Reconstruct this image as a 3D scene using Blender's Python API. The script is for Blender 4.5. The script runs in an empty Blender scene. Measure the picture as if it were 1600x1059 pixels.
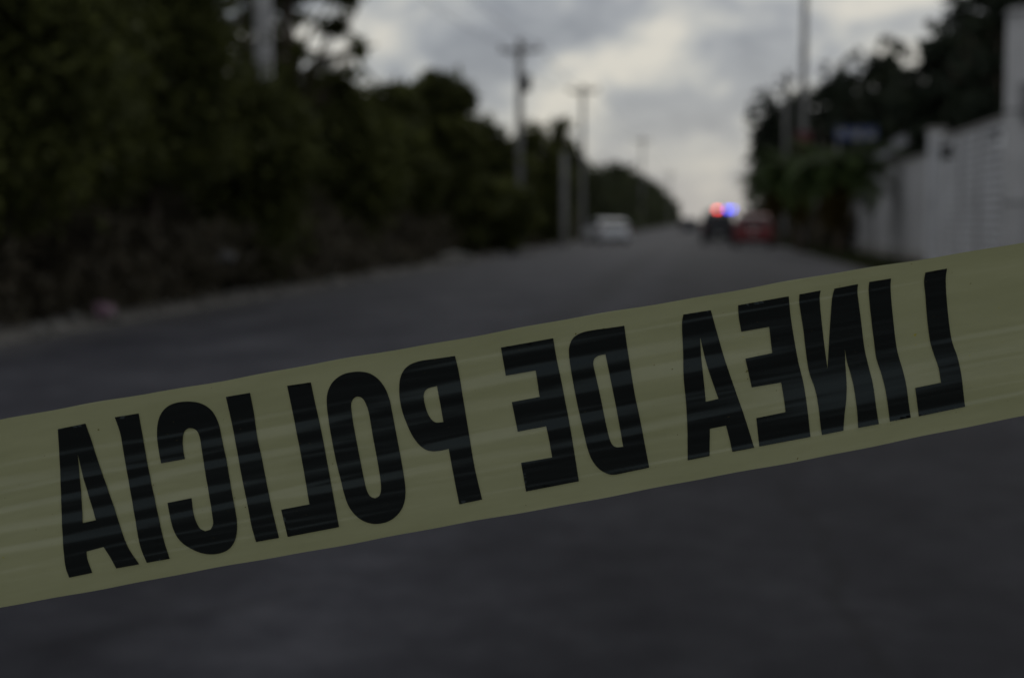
import bpy, bmesh, math, random
import numpy as np
from mathutils import Vector, Matrix
from mathutils.geometry import delaunay_2d_cdt

S = bpy.context.scene
C = S.collection
R = math.radians

# ------------------------------------------------------------------ camera
CAM = Vector((0.0, 0.0, 1.30))
YAW, PITCH = R(6.97), R(4.45)
FPX = 2373.0                                   # focal length in pixels of the 1600 px wide photograph
cam_d = bpy.data.cameras.new('camera')
cam = bpy.data.objects.new('camera', cam_d)
C.objects.link(cam)
cam.location = CAM
cam.rotation_euler = (R(90) - PITCH, 0, YAW)
cam_d.sensor_width = 36.0
cam_d.lens = 36.0 * FPX / 1600.0
cam_d.clip_start = 0.05
cam_d.clip_end = 5000
TAPE_D = 0.643
cam_d.dof.use_dof = True
cam_d.dof.focus_distance = TAPE_D
cam_d.dof.aperture_fstop = 8.3
S.camera = cam

# ------------------------------------------------------------------ sky
w = bpy.data.worlds.new('World')
S.world = w
w.use_nodes = True
wn, wl = w.node_tree.nodes, w.node_tree.links
wn.clear()
SUN_EL, SUN_AZ = R(34), R(12)                  # azimuth clockwise from +Y (down the road)


def N(nodes, t, **kw):
    n = nodes.new(t)
    for k, v in kw.items():
        setattr(n, k, v)
    return n


def math_node(nodes, links, op, a, b=None, clamp=False):
    n = nodes.new('ShaderNodeMath')
    n.operation = op
    n.use_clamp = clamp
    for i, x in enumerate((a, b)):
        if x is None:
            continue
        if isinstance(x, (int, float)):
            n.inputs[i].default_value = x
        else:
            links.new(x, n.inputs[i])
    return n.outputs[0]


def ramp(nodes, links, fac, stops):
    n = nodes.new('ShaderNodeValToRGB')
    e = n.color_ramp.elements
    while len(e) < len(stops):
        e.new(0.5)
    for el, (p, c) in zip(e, stops):
        el.position = p
        el.color = (c[0], c[1], c[2], 1)
    links.new(fac, n.inputs['Fac'])
    return n.outputs['Color']


def mixc(nodes, links, fac, a, b, blend='MIX'):
    n = nodes.new('ShaderNodeMix')
    n.data_type = 'RGBA'
    n.blend_type = blend
    if isinstance(fac, (int, float)):
        n.inputs[0].default_value = fac
    else:
        links.new(fac, n.inputs[0])
    for i, x in ((6, a), (7, b)):
        if isinstance(x, (tuple, list)):
            n.inputs[i].default_value = (x[0], x[1], x[2], 1)
        else:
            links.new(x, n.inputs[i])
    return n.outputs[2]


sky = N(wn, 'ShaderNodeTexSky', sky_type='NISHITA', sun_disc=False, sun_elevation=SUN_EL, sun_rotation=SUN_AZ)
tc = N(wn, 'ShaderNodeTexCoord')
sep = N(wn, 'ShaderNodeSeparateXYZ')
wl.new(tc.outputs['Generated'], sep.inputs[0])
comb = N(wn, 'ShaderNodeMapping')
comb.inputs['Rotation'].default_value = (0, R(32), 0)
comb.inputs['Scale'].default_value = (1.0, 1.0, 1.7)
wl.new(tc.outputs['Generated'], comb.inputs['Vector'])


def cloud_noise(scale, detail, rough, off, dist=0.3):
    m = N(wn, 'ShaderNodeMapping')
    m.inputs['Location'].default_value = off
    wl.new(comb.outputs[0], m.inputs['Vector'])
    n = N(wn, 'ShaderNodeTexNoise')
    n.inputs['Scale'].default_value = scale
    n.inputs['Detail'].default_value = detail
    n.inputs['Roughness'].default_value = rough
    n.inputs['Distortion'].default_value = dist
    wl.new(m.outputs[0], n.inputs['Vector'])
    return n.outputs['Fac']


n1 = cloud_noise(7.5, 6, 0.55, (9.3, 1.9, 1.2))
n2 = cloud_noise(19.0, 5, 0.55, (1.9, 2.2, 9.3), 0.5)
mixn = math_node(wn, wl, 'ADD', math_node(wn, wl, 'MULTIPLY', n1, 0.64), math_node(wn, wl, 'MULTIPLY', n2, 0.36))
cloud = ramp(wn, wl, mixn, [(0.40, (2.3, 2.45, 2.75)), (0.475, (3.1, 3.25, 3.5)), (0.53, (4.4, 4.45, 4.35)), (0.60, (6.4, 6.1, 5.4))])
# thin, even cloud low down over the horizon
low = math_node(wn, wl, 'POWER', math_node(wn, wl, 'SUBTRACT', 1.0, math_node(wn, wl, 'MULTIPLY', math_node(wn, wl, 'MAXIMUM', sep.outputs[2], 0.0), 9.0), True), 1.6)
cloud = mixc(wn, wl, math_node(wn, wl, 'MULTIPLY', low, 0.55), cloud, (4.15, 4.2, 4.15))
cover = mixc(wn, wl, 0.93, sky.outputs[0], cloud)
bg = N(wn, 'ShaderNodeBackground')
bg.inputs['Strength'].default_value = 0.1
wl.new(cover, bg.inputs['Color'])
wo = N(wn, 'ShaderNodeOutputWorld')
wl.new(bg.outputs[0], wo.inputs['Surface'])

# ------------------------------------------------------------------ sun behind the cloud
sd = bpy.data.lights.new('sun', 'SUN')
sd.energy = 0.14
sd.angle = R(25)
sd.color = (1.0, 0.95, 0.87)
sun = bpy.data.objects.new('sun', sd)
C.objects.link(sun)
sdir = Vector((math.sin(SUN_AZ) * math.cos(SUN_EL), math.cos(SUN_AZ) * math.cos(SUN_EL), math.sin(SUN_EL)))
sun.rotation_euler = sdir.to_track_quat('Z', 'Y').to_euler()

S.view_settings.view_transform = 'Standard'
S.view_settings.look = 'None'
S.view_settings.gamma = 1
S.view_settings.use_curve_mapping = False
S.view_settings.exposure = 0.0
S.render.engine = 'CYCLES'
S.cycles.use_denoising = True
S.cycles.max_bounces = 6
S.cycles.diffuse_bounces = 3
S.cycles.glossy_bounces = 3
S.cycles.transmission_bounces = 4
S.cycles.sample_clamp_indirect = 4

# ------------------------------------------------------------------ helpers
bpy.context.view_layer.update()
CM = Matrix.Rotation(YAW, 3, 'Z') @ Matrix.Rotation(R(90) - PITCH, 3, 'X')
FWD, RIGHT, UP = CM @ Vector((0, 0, -1)), CM @ Vector((1, 0, 0)), CM @ Vector((0, 1, 0))


def ray(px, py):
    return FWD + RIGHT * ((px - 800.0) / FPX) + UP * ((529.5 - py) / FPX)


def at(px, py, Y):
    d = ray(px, py)
    return CAM + d * (Y / d.y)


def link(o, parent=None):
    C.objects.link(o)
    o.parent = parent
    return o


def tag(o, label=None, cat=None, group=None, kind=None):
    if label: o['label'] = label
    if cat: o['category'] = cat
    if group: o['group'] = group
    if kind: o['kind'] = kind
    return o


def empty(name, loc, rz=0.0, label=None, cat=None, group=None):
    o = bpy.data.objects.new(name, None)
    o.empty_display_size = 0.2
    link(o)
    o.location = loc
    o.rotation_euler = (0, 0, rz)
    return tag(o, label, cat, group)


def mesh_obj(name, verts, faces, mat, parent=None, smooth=False):
    me = bpy.data.meshes.new(name)
    me.from_pydata([tuple(v) for v in verts], [], faces)
    me.update()
    if mat: me.materials.append(mat)
    if smooth:
        me.polygons.foreach_set('use_smooth', [True] * len(me.polygons))
    return link(bpy.data.objects.new(name, me), parent)


def bm_obj(name, bm, mat, parent=None, smooth=False, bevel=0.0, seg=2):
    bmesh.ops.recalc_face_normals(bm, faces=bm.faces[:])
    me = bpy.data.meshes.new(name)
    bm.to_mesh(me)
    bm.free()
    if mat: me.materials.append(mat)
    o = link(bpy.data.objects.new(name, me), parent)
    if smooth:
        me.polygons.foreach_set('use_smooth', [True] * len(me.polygons))
    if bevel > 0:
        b = o.modifiers.new('bevel', 'BEVEL')
        b.width = bevel
        b.segments = seg
        b.limit_method = 'ANGLE'
        b.angle_limit = R(35)
    return o


def add_box(bm, c, s, rz=0.0):
    m = Matrix.Translation(c) @ Matrix.Rotation(rz, 4, 'Z') @ Matrix.Diagonal((s[0], s[1], s[2], 1))
    bmesh.ops.create_cube(bm, size=1.0, matrix=m)


def box_obj(name, c, s, mat, parent=None, bevel=0.0, rz=0.0):
    bm = bmesh.new()
    add_box(bm, Vector(c), s, rz)
    return bm_obj(name, bm, mat, parent, bevel=bevel)


def add_tube(bm, pts, radii, n=8, caps=True):
    pts = [Vector(p) for p in pts]
    rings = []
    for i, p in enumerate(pts):
        d = (pts[min(i + 1, len(pts) - 1)] - pts[max(i - 1, 0)])
        if d.length < 1e-9: d = Vector((0, 0, 1))
        d.normalize()
        a = d.orthogonal() if i == 0 else None
        if i == 0:
            ref = a.normalized()
        else:
            ref = (ref - d * ref.dot(d)).normalized()
        bvec = d.cross(ref)
        r = radii[i] if isinstance(radii, (list, tuple)) else radii
        rings.append([bm.verts.new(p + (ref * math.cos(t) + bvec * math.sin(t)) * r) for t in [2 * math.pi * k / n for k in range(n)]])
    for a, b in zip(rings[:-1], rings[1:]):
        for k in range(n):
            bm.faces.new((a[k], a[(k + 1) % n], b[(k + 1) % n], b[k]))
    if caps:
        bm.faces.new(rings[0][::-1])
        bm.faces.new(rings[-1])


def tube_obj(name, pts, radii, mat, parent=None, n=8, smooth=True):
    bm = bmesh.new()
    add_tube(bm, pts, radii, n)
    o = bm_obj(name, bm, mat, parent)
    if smooth:
        me = o.data
        me.polygons.foreach_set('use_smooth', [len(p.vertices) == 4 for p in me.polygons])
    return o


# ------------------------------------------------------------------ materials
MATS = {}


def mat(name, color=(0.5, 0.5, 0.5), rough=0.6, metal=0.0, spec=0.5, var=0.0, scale=4.0, bump=0.0, bscale=40.0, emit=None, estr=0.0, coat=0.0, color2=None):
    if name in MATS: return MATS[name]
    m = bpy.data.materials.new(name)
    m.use_nodes = True
    n, l = m.node_tree.nodes, m.node_tree.links
    b = n['Principled BSDF']
    b.inputs['Base Color'].default_value = (*color, 1)
    b.inputs['Roughness'].default_value = rough
    b.inputs['Metallic'].default_value = metal
    b.inputs['Specular IOR Level'].default_value = spec
    b.inputs['Coat Weight'].default_value = coat
    if var > 0 or color2:
        t = N(n, 'ShaderNodeTexCoord')
        nz = N(n, 'ShaderNodeTexNoise')
        nz.inputs['Scale'].default_value = scale
        nz.inputs['Detail'].default_value = 6
        nz.inputs['Roughness'].default_value = 0.62
        l.new(t.outputs['Object'], nz.inputs['Vector'])
        lo = color2 if color2 else tuple(c * (1 - var) for c in color)
        hi = color if color2 else tuple(min(1, c * (1 + var)) for c in color)
        c = ramp(n, l, nz.outputs['Fac'], [(0.32, lo), (0.68, hi)])
        l.new(c, b.inputs['Base Color'])
    if bump > 0:
        t2 = N(n, 'ShaderNodeTexCoord')
        nb = N(n, 'ShaderNodeTexNoise')
        nb.inputs['Scale'].default_value = bscale
        nb.inputs['Detail'].default_value = 5
        l.new(t2.outputs['Object'], nb.inputs['Vector'])
        bp = N(n, 'ShaderNodeBump')
        bp.inputs['Strength'].default_value = bump
        bp.inputs['Distance'].default_value = 0.02
        l.new(nb.outputs['Fac'], bp.inputs['Height'])
        l.new(bp.outputs[0], b.inputs['Normal'])
    if emit:
        b.inputs['Emission Color'].default_value = (*emit, 1)
        b.inputs['Emission Strength'].default_value = estr
    MATS[name] = m
    return m


def leaf_mat(name, c_dark, c_mid, c_light, trans=0.25):
    m = bpy.data.materials.new(name)
    m.use_nodes = True
    n, l = m.node_tree.nodes, m.node_tree.links
    b = n['Principled BSDF']
    at_ = N(n, 'ShaderNodeAttribute', attribute_name='tint')
    c = ramp(n, l, at_.outputs['Fac'], [(0.05, c_dark), (0.55, c_mid), (0.98, c_light)])
    l.new(c, b.inputs['Base Color'])
    b.inputs['Roughness'].default_value = 0.65
    b.inputs['Specular IOR Level'].default_value = 0.15
    tr = N(n, 'ShaderNodeBsdfTranslucent')
    l.new(c, tr.inputs['Color'])
    mx = N(n, 'ShaderNodeMixShader')
    mx.inputs[0].default_value = trans
    l.new(b.outputs[0], mx.inputs[1])
    l.new(tr.outputs[0], mx.inputs[2])
    l.new(mx.outputs[0], n['Material Output'].inputs['Surface'])
    return m


LEAF = leaf_mat('leaf_broad', (0.038, 0.044, 0.014), (0.085, 0.096, 0.030), (0.14, 0.155, 0.045), 0.38)
LEAF_DARK = leaf_mat('leaf_needle', (0.025, 0.034, 0.024), (0.045, 0.058, 0.040), (0.070, 0.086, 0.052), 0.2)
LEAF_FAR = leaf_mat('leaf_far', (0.042, 0.050, 0.028), (0.072, 0.084, 0.044), (0.105, 0.12, 0.058), 0.32)
LEAF_SCRUB = leaf_mat('leaf_scrub', (0.050, 0.044, 0.032), (0.095, 0.084, 0.060), (0.14, 0.122, 0.088), 0.35)
LEAF_PALM = leaf_mat('leaf_palm', (0.025, 0.040, 0.014), (0.045, 0.072, 0.020), (0.080, 0.120, 0.028), 0.2)
LEAF_DRY = leaf_mat('leaf_dry', (0.060, 0.045, 0.014), (0.095, 0.072, 0.018), (0.14, 0.105, 0.03), 0.2)
LEAF_GRASS = leaf_mat('grass_blade', (0.018, 0.026, 0.010), (0.040, 0.050, 0.020), (0.070, 0.070, 0.030), 0.2)
BARK = mat('bark', (0.085, 0.068, 0.052), 0.9, var=0.45, scale=7, bump=0.6, bscale=25)
PALMBARK = mat('palm_bark', (0.10, 0.075, 0.052), 0.9, var=0.4, scale=9, bump=0.6, bscale=30)
CONCRETE = mat('pole_concrete', (0.18, 0.178, 0.176), 0.85, var=0.18, scale=2.2, bump=0.25, bscale=60)
PALECONC = mat('pale_concrete', (0.42, 0.42, 0.43), 0.8, var=0.12, scale=2.0, bump=0.2, bscale=50)
STEEL = mat('galvanised_steel', (0.22, 0.225, 0.23), 0.5, metal=0.7, var=0.2, scale=8)
DARKSTEEL = mat('dark_steel', (0.06, 0.06, 0.065), 0.55, metal=0.4, var=0.2, scale=10)
CERAMIC = mat('insulator_ceramic', (0.10, 0.06, 0.045), 0.3)
CABLE = mat('cable', (0.02, 0.02, 0.02), 0.6)


# ------------------------------------------------------------------ ground, road, verges
def ground_mat():
    m = mat('earth', (0.11, 0.095, 0.075), 0.95, color2=(0.06, 0.055, 0.04), scale=0.9, bump=0.5, bscale=12)
    return m


def road_mat():
    m = bpy.data.materials.new('asphalt')
    m.use_nodes = True
    n, l = m.node_tree.nodes, m.node_tree.links
    b = n['Principled BSDF']
    t = N(n, 'ShaderNodeTexCoord')
    sp = N(n, 'ShaderNodeSeparateXYZ')
    l.new(t.outputs['Object'], sp.inputs[0])

    def noise(scale, detail=5, sx=1.0, sy=1.0, rough=0.6, dist=0.0):
        mp = N(n, 'ShaderNodeMapping')
        mp.inputs['Scale'].default_value = (sx, sy, 1)
        l.new(t.outputs['Object'], mp.inputs['Vector'])
        z = N(n, 'ShaderNodeTexNoise')
        z.inputs['Scale'].default_value = scale
        z.inputs['Detail'].default_value = detail
        z.inputs['Roughness'].default_value = rough
        z.inputs['Distortion'].default_value = dist
        l.new(mp.outputs[0], z.inputs['Vector'])
        return z.outputs['Fac']
    blot = noise(0.9, 6, 1, 0.6)
    fine = noise(4.0, 6, rough=0.72)
    f = math_node(n, l, 'ADD', math_node(n, l, 'MULTIPLY', blot, 0.55), math_node(n, l, 'MULTIPLY', fine, 0.45))
    col = ramp(n, l, f, [(0.38, (0.026, 0.0265, 0.034)), (0.50, (0.042, 0.0425, 0.052)), (0.62, (0.066, 0.0665, 0.078))])
    # worn wheel tracks and oil-darkened strips along the carriageway
    wav = noise(0.5, 3, 1.0, 0.12)
    xw = math_node(n, l, 'ADD', sp.outputs[0], math_node(n, l, 'MULTIPLY', math_node(n, l, 'SUBTRACT', wav, 0.5), 0.9))
    xm = math_node(n, l, 'DIVIDE', math_node(n, l, 'ADD', xw, 7.3), 11.7, True)
    prof = [(-7.0, .95), (-4.8, 1.15), (-2.6, 1.25), (-1.75, .72), (-1.2, 1.15), (-.4, .66), (1.5, .62), (3.0, .9), (4.4, .85)]
    wear = ramp(n, l, xm, [((x + 7.3) / 11.7, (g_, g_, g_)) for x, g_ in prof])
    col = mixc(n, l, 1.0, col, wear, 'MULTIPLY')
    # grazing sky sheen on the far road, painted in as a paler colour
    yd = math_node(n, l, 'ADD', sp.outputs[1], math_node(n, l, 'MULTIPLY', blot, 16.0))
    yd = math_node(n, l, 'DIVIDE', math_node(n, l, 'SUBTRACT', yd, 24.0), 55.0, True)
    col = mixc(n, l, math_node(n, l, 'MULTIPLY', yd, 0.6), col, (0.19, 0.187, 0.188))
    # dust and fine gravel at the two edges
    ax = math_node(n, l, 'ADD', sp.outputs[0], 1.45)
    ax = math_node(n, l, 'ABSOLUTE', ax)
    edge_n = noise(1.6, 6, 1, 0.5)
    e = math_node(n, l, 'SUBTRACT', math_node(n, l, 'ADD', ax, math_node(n, l, 'MULTIPLY', edge_n, 1.6)), 5.75)
    e = math_node(n, l, 'MULTIPLY', e, 0.9, True)
    col = mixc(n, l, math_node(n, l, 'MULTIPLY', e, 0.6), col, (0.10, 0.096, 0.09))
    # cracks: thin wandering seams
    wv = noise(1.1, 5, 1, 1, 0.6)
    wob = math_node(n, l, 'MULTIPLY', math_node(n, l, 'SUBTRACT', wv, 0.5), 0.55)

    def seam(x0, y0, slope, half, ylo, yhi, amt):
        global _
        d = math_node(n, l, 'SUBTRACT', sp.outputs[0], math_node(n, l, 'ADD', math_node(n, l, 'MULTIPLY', math_node(n, l, 'SUBTRACT', sp.outputs[1], y0), slope), x0))
        d = math_node(n, l, 'ABSOLUTE', math_node(n, l, 'ADD', d, wob))
        k = math_node(n, l, 'SUBTRACT', 1.0, math_node(n, l, 'DIVIDE', d, half), True)
        inside = math_node(n, l, 'MULTIPLY', math_node(n, l, 'GREATER_THAN', sp.outputs[1], ylo), math_node(n, l, 'LESS_THAN', sp.outputs[1], yhi))
        return math_node(n, l, 'MULTIPLY', math_node(n, l, 'MULTIPLY', k, inside), amt)
    cr = seam(0.52, 6.0, -0.02, 0.050, 3.0, 8.6, 0.55)
    cr = math_node(n, l, 'MAXIMUM', cr, seam(-1.35, 5.2, 0.75, 0.05, 4.3, 6.3, 0.4))
    cr = math_node(n, l, 'MAXIMUM', cr, seam(-3.2, 10.0, 0.05, 0.05, 3.0, 40.0, 0.35))
    # small oil drips
    vo = N(n, 'ShaderNodeTexVoronoi')
    vo.inputs['Scale'].default_value = 0.75
    l.new(t.outputs['Object'], vo.inputs['Vector'])
    spot = math_node(n, l, 'SUBTRACT', 1.0, math_node(n, l, 'DIVIDE', vo.outputs['Distance'], 0.085), True)
    cr = math_node(n, l, 'MAXIMUM', cr, math_node(n, l, 'MULTIPLY', spot, 0.6))
    col = mixc(n, l, cr, col, (0.016, 0.016, 0.018))
    l.new(col, b.inputs['Base Color'])
    b.inputs['Roughness'].default_value = 0.8
    b.inputs['Specular IOR Level'].default_value = 0.08
    bp = N(n, 'ShaderNodeBump')
    bp.inputs['Strength'].default_value = 0.5
    bp.inputs['Distance'].default_value = 0.006
    l.new(noise(160, 3, rough=0.7), bp.inputs['Height'])
    l.new(bp.outputs[0], b.inputs['Normal'])
    return m


def sheet(name, x0, x1, y0, y1, z, m, edge=0.0, seed=0, step=1.0):
    """a long ground sheet; edge > 0 gives its long sides an uneven line"""
    rnd = random.Random(seed)
    ys = [y0]
    while ys[-1] < y1:
        ys.append(min(y1, ys[-1] + step * (1 + max(0, ys[-1]) / 30)))
    v, f = [], []
    a = b_ = 0
    for y in ys:
        a = a * 0.6 + rnd.uniform(-edge, edge)
        b_ = b_ * 0.6 + rnd.uniform(-edge, edge)
        v += [(x0 + a, y, z), (x1 + b_, y, z)]
    for i in range(len(ys) - 1):
        f.append((2 * i, 2 * i + 1, 2 * i + 3, 2 * i + 2))
    return tag(mesh_obj(name, v, f, m), kind='structure')


ROAD_L, ROAD_R = -7.3, 4.4
g = mesh_obj('ground', [(-3000, -3000, -0.02), (3000, -3000, -0.02), (3000, 3000, -0.02), (-3000, 3000, -0.02)], [(0, 1, 2, 3)], ground_mat())
tag(g, kind='structure')
GRAVEL = mat('limestone_gravel', (0.17, 0.16, 0.145), 0.95, color2=(0.08, 0.075, 0.068), scale=3.0, bump=0.6, bscale=30)
sheet('verge', ROAD_L - 1.1, ROAD_L + 0.5, -20, 800, -0.012, GRAVEL, 0.12, 3)
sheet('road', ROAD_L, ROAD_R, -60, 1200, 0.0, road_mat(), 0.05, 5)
PAVE = mat('dirt_pavement', (0.20, 0.175, 0.15), 0.95, color2=(0.12, 0.105, 0.09), scale=1.5, bump=0.4, bscale=25)
sheet('pavement', 5.4, 7.1, -20, 160, -0.008, PAVE, 0.1, 9)


# ------------------------------------------------------------------ foliage
def quads_mesh(name, P, Aax, Bax, m, tint, parent=None):
    """P centres, Aax/Bax half axes (n,3): one leaf-shaped quad each"""
    n = len(P)
    V = np.empty((n, 4, 3), dtype=np.float32)
    V[:, 0] = P - Aax
    V[:, 1] = P - Aax * 0.05 + Bax
    V[:, 2] = P + Aax
    V[:, 3] = P - Aax * 0.05 - Bax
    me = bpy.data.meshes.new(name)
    me.vertices.add(n * 4)
    me.vertices.foreach_set('co', V.reshape(-1))
    me.loops.add(n * 4)
    me.loops.foreach_set('vertex_index', np.arange(n * 4, dtype=np.int32))
    me.polygons.add(n)
    me.polygons.foreach_set('loop_start', np.arange(0, n * 4, 4, dtype=np.int32))
    me.polygons.foreach_set('loop_total', np.full(n, 4, dtype=np.int32))
    me.update(calc_edges=True)
    a = me.attributes.new('tint', 'FLOAT', 'FACE')
    a.data.foreach_set('value', tint.astype(np.float32))
    me.materials.append(m)
    return link(bpy.data.objects.new(name, me), parent)


def unit(v):
    return v / (np.linalg.norm(v, axis=1, keepdims=True) + 1e-9)


def blob_leaves(rng, blobs, n, clump=0.38, per=26, size=0.15, spiky=0.0, out_bias=0.45):
    """leaf centres and axes gathered in clumps through the crown's volume"""
    vol = np.array([b[3] * b[4] * b[5] for b in blobs]) ** 0.75
    nc = max(4, n // per)
    bi = rng.choice(len(blobs), nc, p=vol / vol.sum())
    B = np.array(blobs)[bi]
    d = unit(rng.normal(size=(nc, 3)))
    r = rng.random(nc)[:, None] ** out_bias
    cc = B[:, :3] + d * r * B[:, 3:6]
    if spiky > 0:
        stick = rng.random(nc)[:, None] < 0.30
        dd = d.copy()
        dd[:, 2] = np.abs(dd[:, 2]) + 0.25
        cc = np.where(stick, B[:, :3] + dd * B[:, 3:6] * (1 + spiky * rng.random((nc, 1))), cc)
    ct = np.clip(rng.normal(0.45, 0.28, nc), 0, 1)
    idx = np.repeat(np.arange(nc), per)
    k = len(idx)
    cs = clump * (0.6 + 0.8 * rng.random(nc))[idx][:, None]
    P = cc[idx] + rng.normal(size=(k, 3)) * cs * np.array([0.55, 0.55, 0.38])
    A = unit(rng.normal(size=(k, 3)) + d[idx] * 0.7 + np.array([0, 0, -0.25]))
    N_ = unit(rng.normal(size=(k, 3)) * 0.8 + np.array([0, 0, 0.9]))
    Bx = unit(np.cross(N_, A))
    sz = size * (0.65 + 0.7 * rng.random(k))[:, None]
    tint = np.clip(ct[idx] + rng.normal(0, 0.08, k), 0, 1)
    return P, A * sz, Bx * sz * 0.48, tint, cc


def tree(name, label, cat, loc, blobs, n, m=None, trunk_r=0.14, seed=0, group=None, size=0.15, clump=0.38, spiky=0.0, zmin=0.15, lean=(0, 0), out_bias=0.45, xmin=None):
    """blobs are ellipsoids relative to the tree's base"""
    rng = np.random.default_rng(seed)
    rnd = random.Random(seed)
    root = empty(name, loc, 0, label, cat, group)
    P, A, B, T, cc = blob_leaves(rng, blobs, n, clump, 26, size, spiky, out_bias)
    ok = P[:, 2] > zmin
    if xmin is not None:
        ok &= (P[:, 0] + loc[0] > xmin) | (P[:, 2] > 4.3)     # kept trimmed back behind the wall
    quads_mesh('crown', P[ok], A[ok], B[ok], m or LEAF, T[ok], root)
    top = max(b[2] for b in blobs)
    bm = bmesh.new()
    main = max(blobs, key=lambda b: b[2])
    pts, rad = [], []
    for i in range(7):
        t = i / 6
        pts.append((main[0] * t ** 1.5 + rnd.uniform(-.08, .08) * (i > 0) + lean[0] * t, main[1] * t ** 1.5 + rnd.uniform(-.08, .08) * (i > 0), -0.1 + (top + 0.1) * t))
        rad.append(trunk_r * (1.25 - 0.95 * t) * (1.25 if i == 0 else 1))
    add_tube(bm, pts, rad, 8)
    for b in blobs:
        for q in range(2):
            t0 = rnd.uniform(0.35, 0.75)
            i0 = int(t0 * 6)
            p0 = Vector(pts[i0])
            if p0.z > b[2] + b[5] * .5: p0 = Vector(pts[max(1, i0 - 2)])
            p1 = Vector((b[0] + rnd.uniform(-.4, .4) * b[3], b[1] + rnd.uniform(-.4, .4) * b[4], b[2] + rnd.uniform(-.3, .5) * b[5]))
            mid = (p0 + p1) / 2 + Vector((rnd.uniform(-.15, .15), rnd.uniform(-.15, .15), 0.15))
            add_tube(bm, [p0, mid, p1], [rad[i0] * 0.6, rad[i0] * 0.42, 0.02], 6)
    bm_obj('trunk', bm, BARK, root, smooth=True)
    return root


def auto_blobs(seed, h, r, low=0.15, k=7):
    rnd = random.Random(seed)
    out = []
    for i in range(k):
        t = low + (1 - low) * (i + 0.5) / k
        rr = r * (0.55 + 0.45 * math.sin(math.pi * min(1, t * 0.9 + 0.12))) * rnd.uniform(0.45, 0.62)
        a = rnd.uniform(0, 6.28)
        off = (r - rr) * rnd.uniform(0.3, 1.0) * (1 - 0.6 * max(0, t - 0.6) / 0.4)
        out.append((off * math.cos(a), off * math.sin(a), min(h * t, h - rr * 0.8), rr, rr, rr * 0.8))
    out.append((0, 0, h * 0.55, r * 0.62, r * 0.62, h * 0.33))
    return out


def base(px, Y):
    p = at(px, 400, Y)
    return Vector((p.x, p.y, 0))


def top_z(px, py, Y):
    return at(px, py, Y).z


def rel(px, py, Yq, rx, ry, rz, b):
    p = at(px, py, Yq)
    return (p.x - b.x, p.y - b.y, p.z, rx, ry, rz)


LG = 'trees along the left verge'
# (px, py of the top, Y, radius, leaves, label)
left = [
    (-70, -260, 18.5, 2.4, 26000, 'dark leafy tree at the left edge of the picture, nearest the camera'),
    (100, -330, 21.5, 2.0, 34000, 'tall dark tree second from the left edge, rising out of the picture'),
    (240, -300, 25.0, 1.6, 34000, 'tall dark tree just left of the nearest concrete pole'),
    (405, 124, 29.6, 1.45, 24000, 'low bushy tree hiding the foot of the nearest concrete pole'),
    (505, 118, 40.0, 2.5, 24000, 'broad green tree right of the nearest pole, under the overhanging branches'),
    (606, 126, 50.0, 2.0, 13000, 'leafy tree in the gap left of the round topped tree'),
    (768, 186, 67.0, 2.0, 11000, 'low tree between the round topped tree and the pole with crossarms'),
    (800, 282, 60.0, 1.5, 7000, 'low bush hiding the foot of the pole with the large crossarm'),
    (838, 188, 78.0, 2.3, 11000, 'tree just behind the pole with the large crossarm'),
    (884, 186, 101.0, 1.9, 11000, 'last tall tree of the near row, beside the far pole'),
]
for i, (px, py, Y, r, n, lab) in enumerate(left):
    h = top_z(px, py, Y)
    tree('broadleaf_tree', lab, 'tree', base(px, Y), auto_blobs(40 + i, h, r, 0.28 if Y < 26 else 0.08, 9), n, LEAF, 0.15, 100 + i, LG, zmin=1.1 if Y < 26 else 0.15, size=0.095 if Y < 30 else 0.12 if Y < 45 else 0.17, clump=0.5 if Y < 30 else 0.4)

# round topped tree: a dome on a broader body
Y = 56.0
br = base(690, Y)
tree('broadleaf_tree', 'tall tree with a rounded dome crown against the grey sky', 'tree', br,
     [rel(700, 140, Y, 1.0, 1.1, .80, br), rel(668, 143, Y, .8, .9, .72, br), rel(722, 165, Y, .62, .9, .80, br), rel(640, 160, Y, .85, 1.0, .70, br), rel(700, 180, Y, 1.1, 1.1, .8, br),
      rel(690, 215, Y, 1.8, 1.5, 1.0, br), rel(670, 265, Y, 2.0, 1.7, 1.1, br), rel(715, 310, Y, 1.9, 1.7, 1.1, br), rel(680, 355, Y, 2.0, 1.7, 1.0, br)],
     19000, LEAF, 0.15, 131, LG, size=0.15, clump=0.26, out_bias=0.6)

# tree with branches hanging into the sky at the top, gaps between them
Y = 35.0
b0 = base(455, Y)


tree('broadleaf_tree', 'tree whose ragged branches overhang the sky right of the nearest pole', 'tree', b0,
     [rel(350, -70, Y + 1.5, 1.5, 1.1, 1.4, b0), rel(470, -50, Y, 1.1, 1.0, .75, b0), rel(540, -15, Y, .50, .6, .36, b0), rel(520, 40, Y, .36, .5, .26, b0),
      rel(556, 84, Y, .22, .3, .34, b0), rel(480, 85, Y, .42, .5, .30, b0), rel(525, 125, Y, .55, .6, .25, b0), rel(450, 120, Y, .7, .7, .45, b0), rel(590, 70, Y, .14, .2, .07, b0), rel(450, 0, Y + .8, .75, .6, .6, b0), rel(440, 75, Y + .8, .6, .6, .5, b0),
      rel(380, 60, Y + 1.5, .9, .8, .9, b0), rel(440, -190, Y, 2.0, 1.6, 1.2, b0), rel(330, 170, Y + 1.5, 1.5, 1.2, 1.1, b0), rel(430, 190, Y, 1.3, 1.0, .8, b0)],
     17000, LEAF, 0.17, 133, LG, size=0.13, clump=0.22, zmin=0.6)

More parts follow.
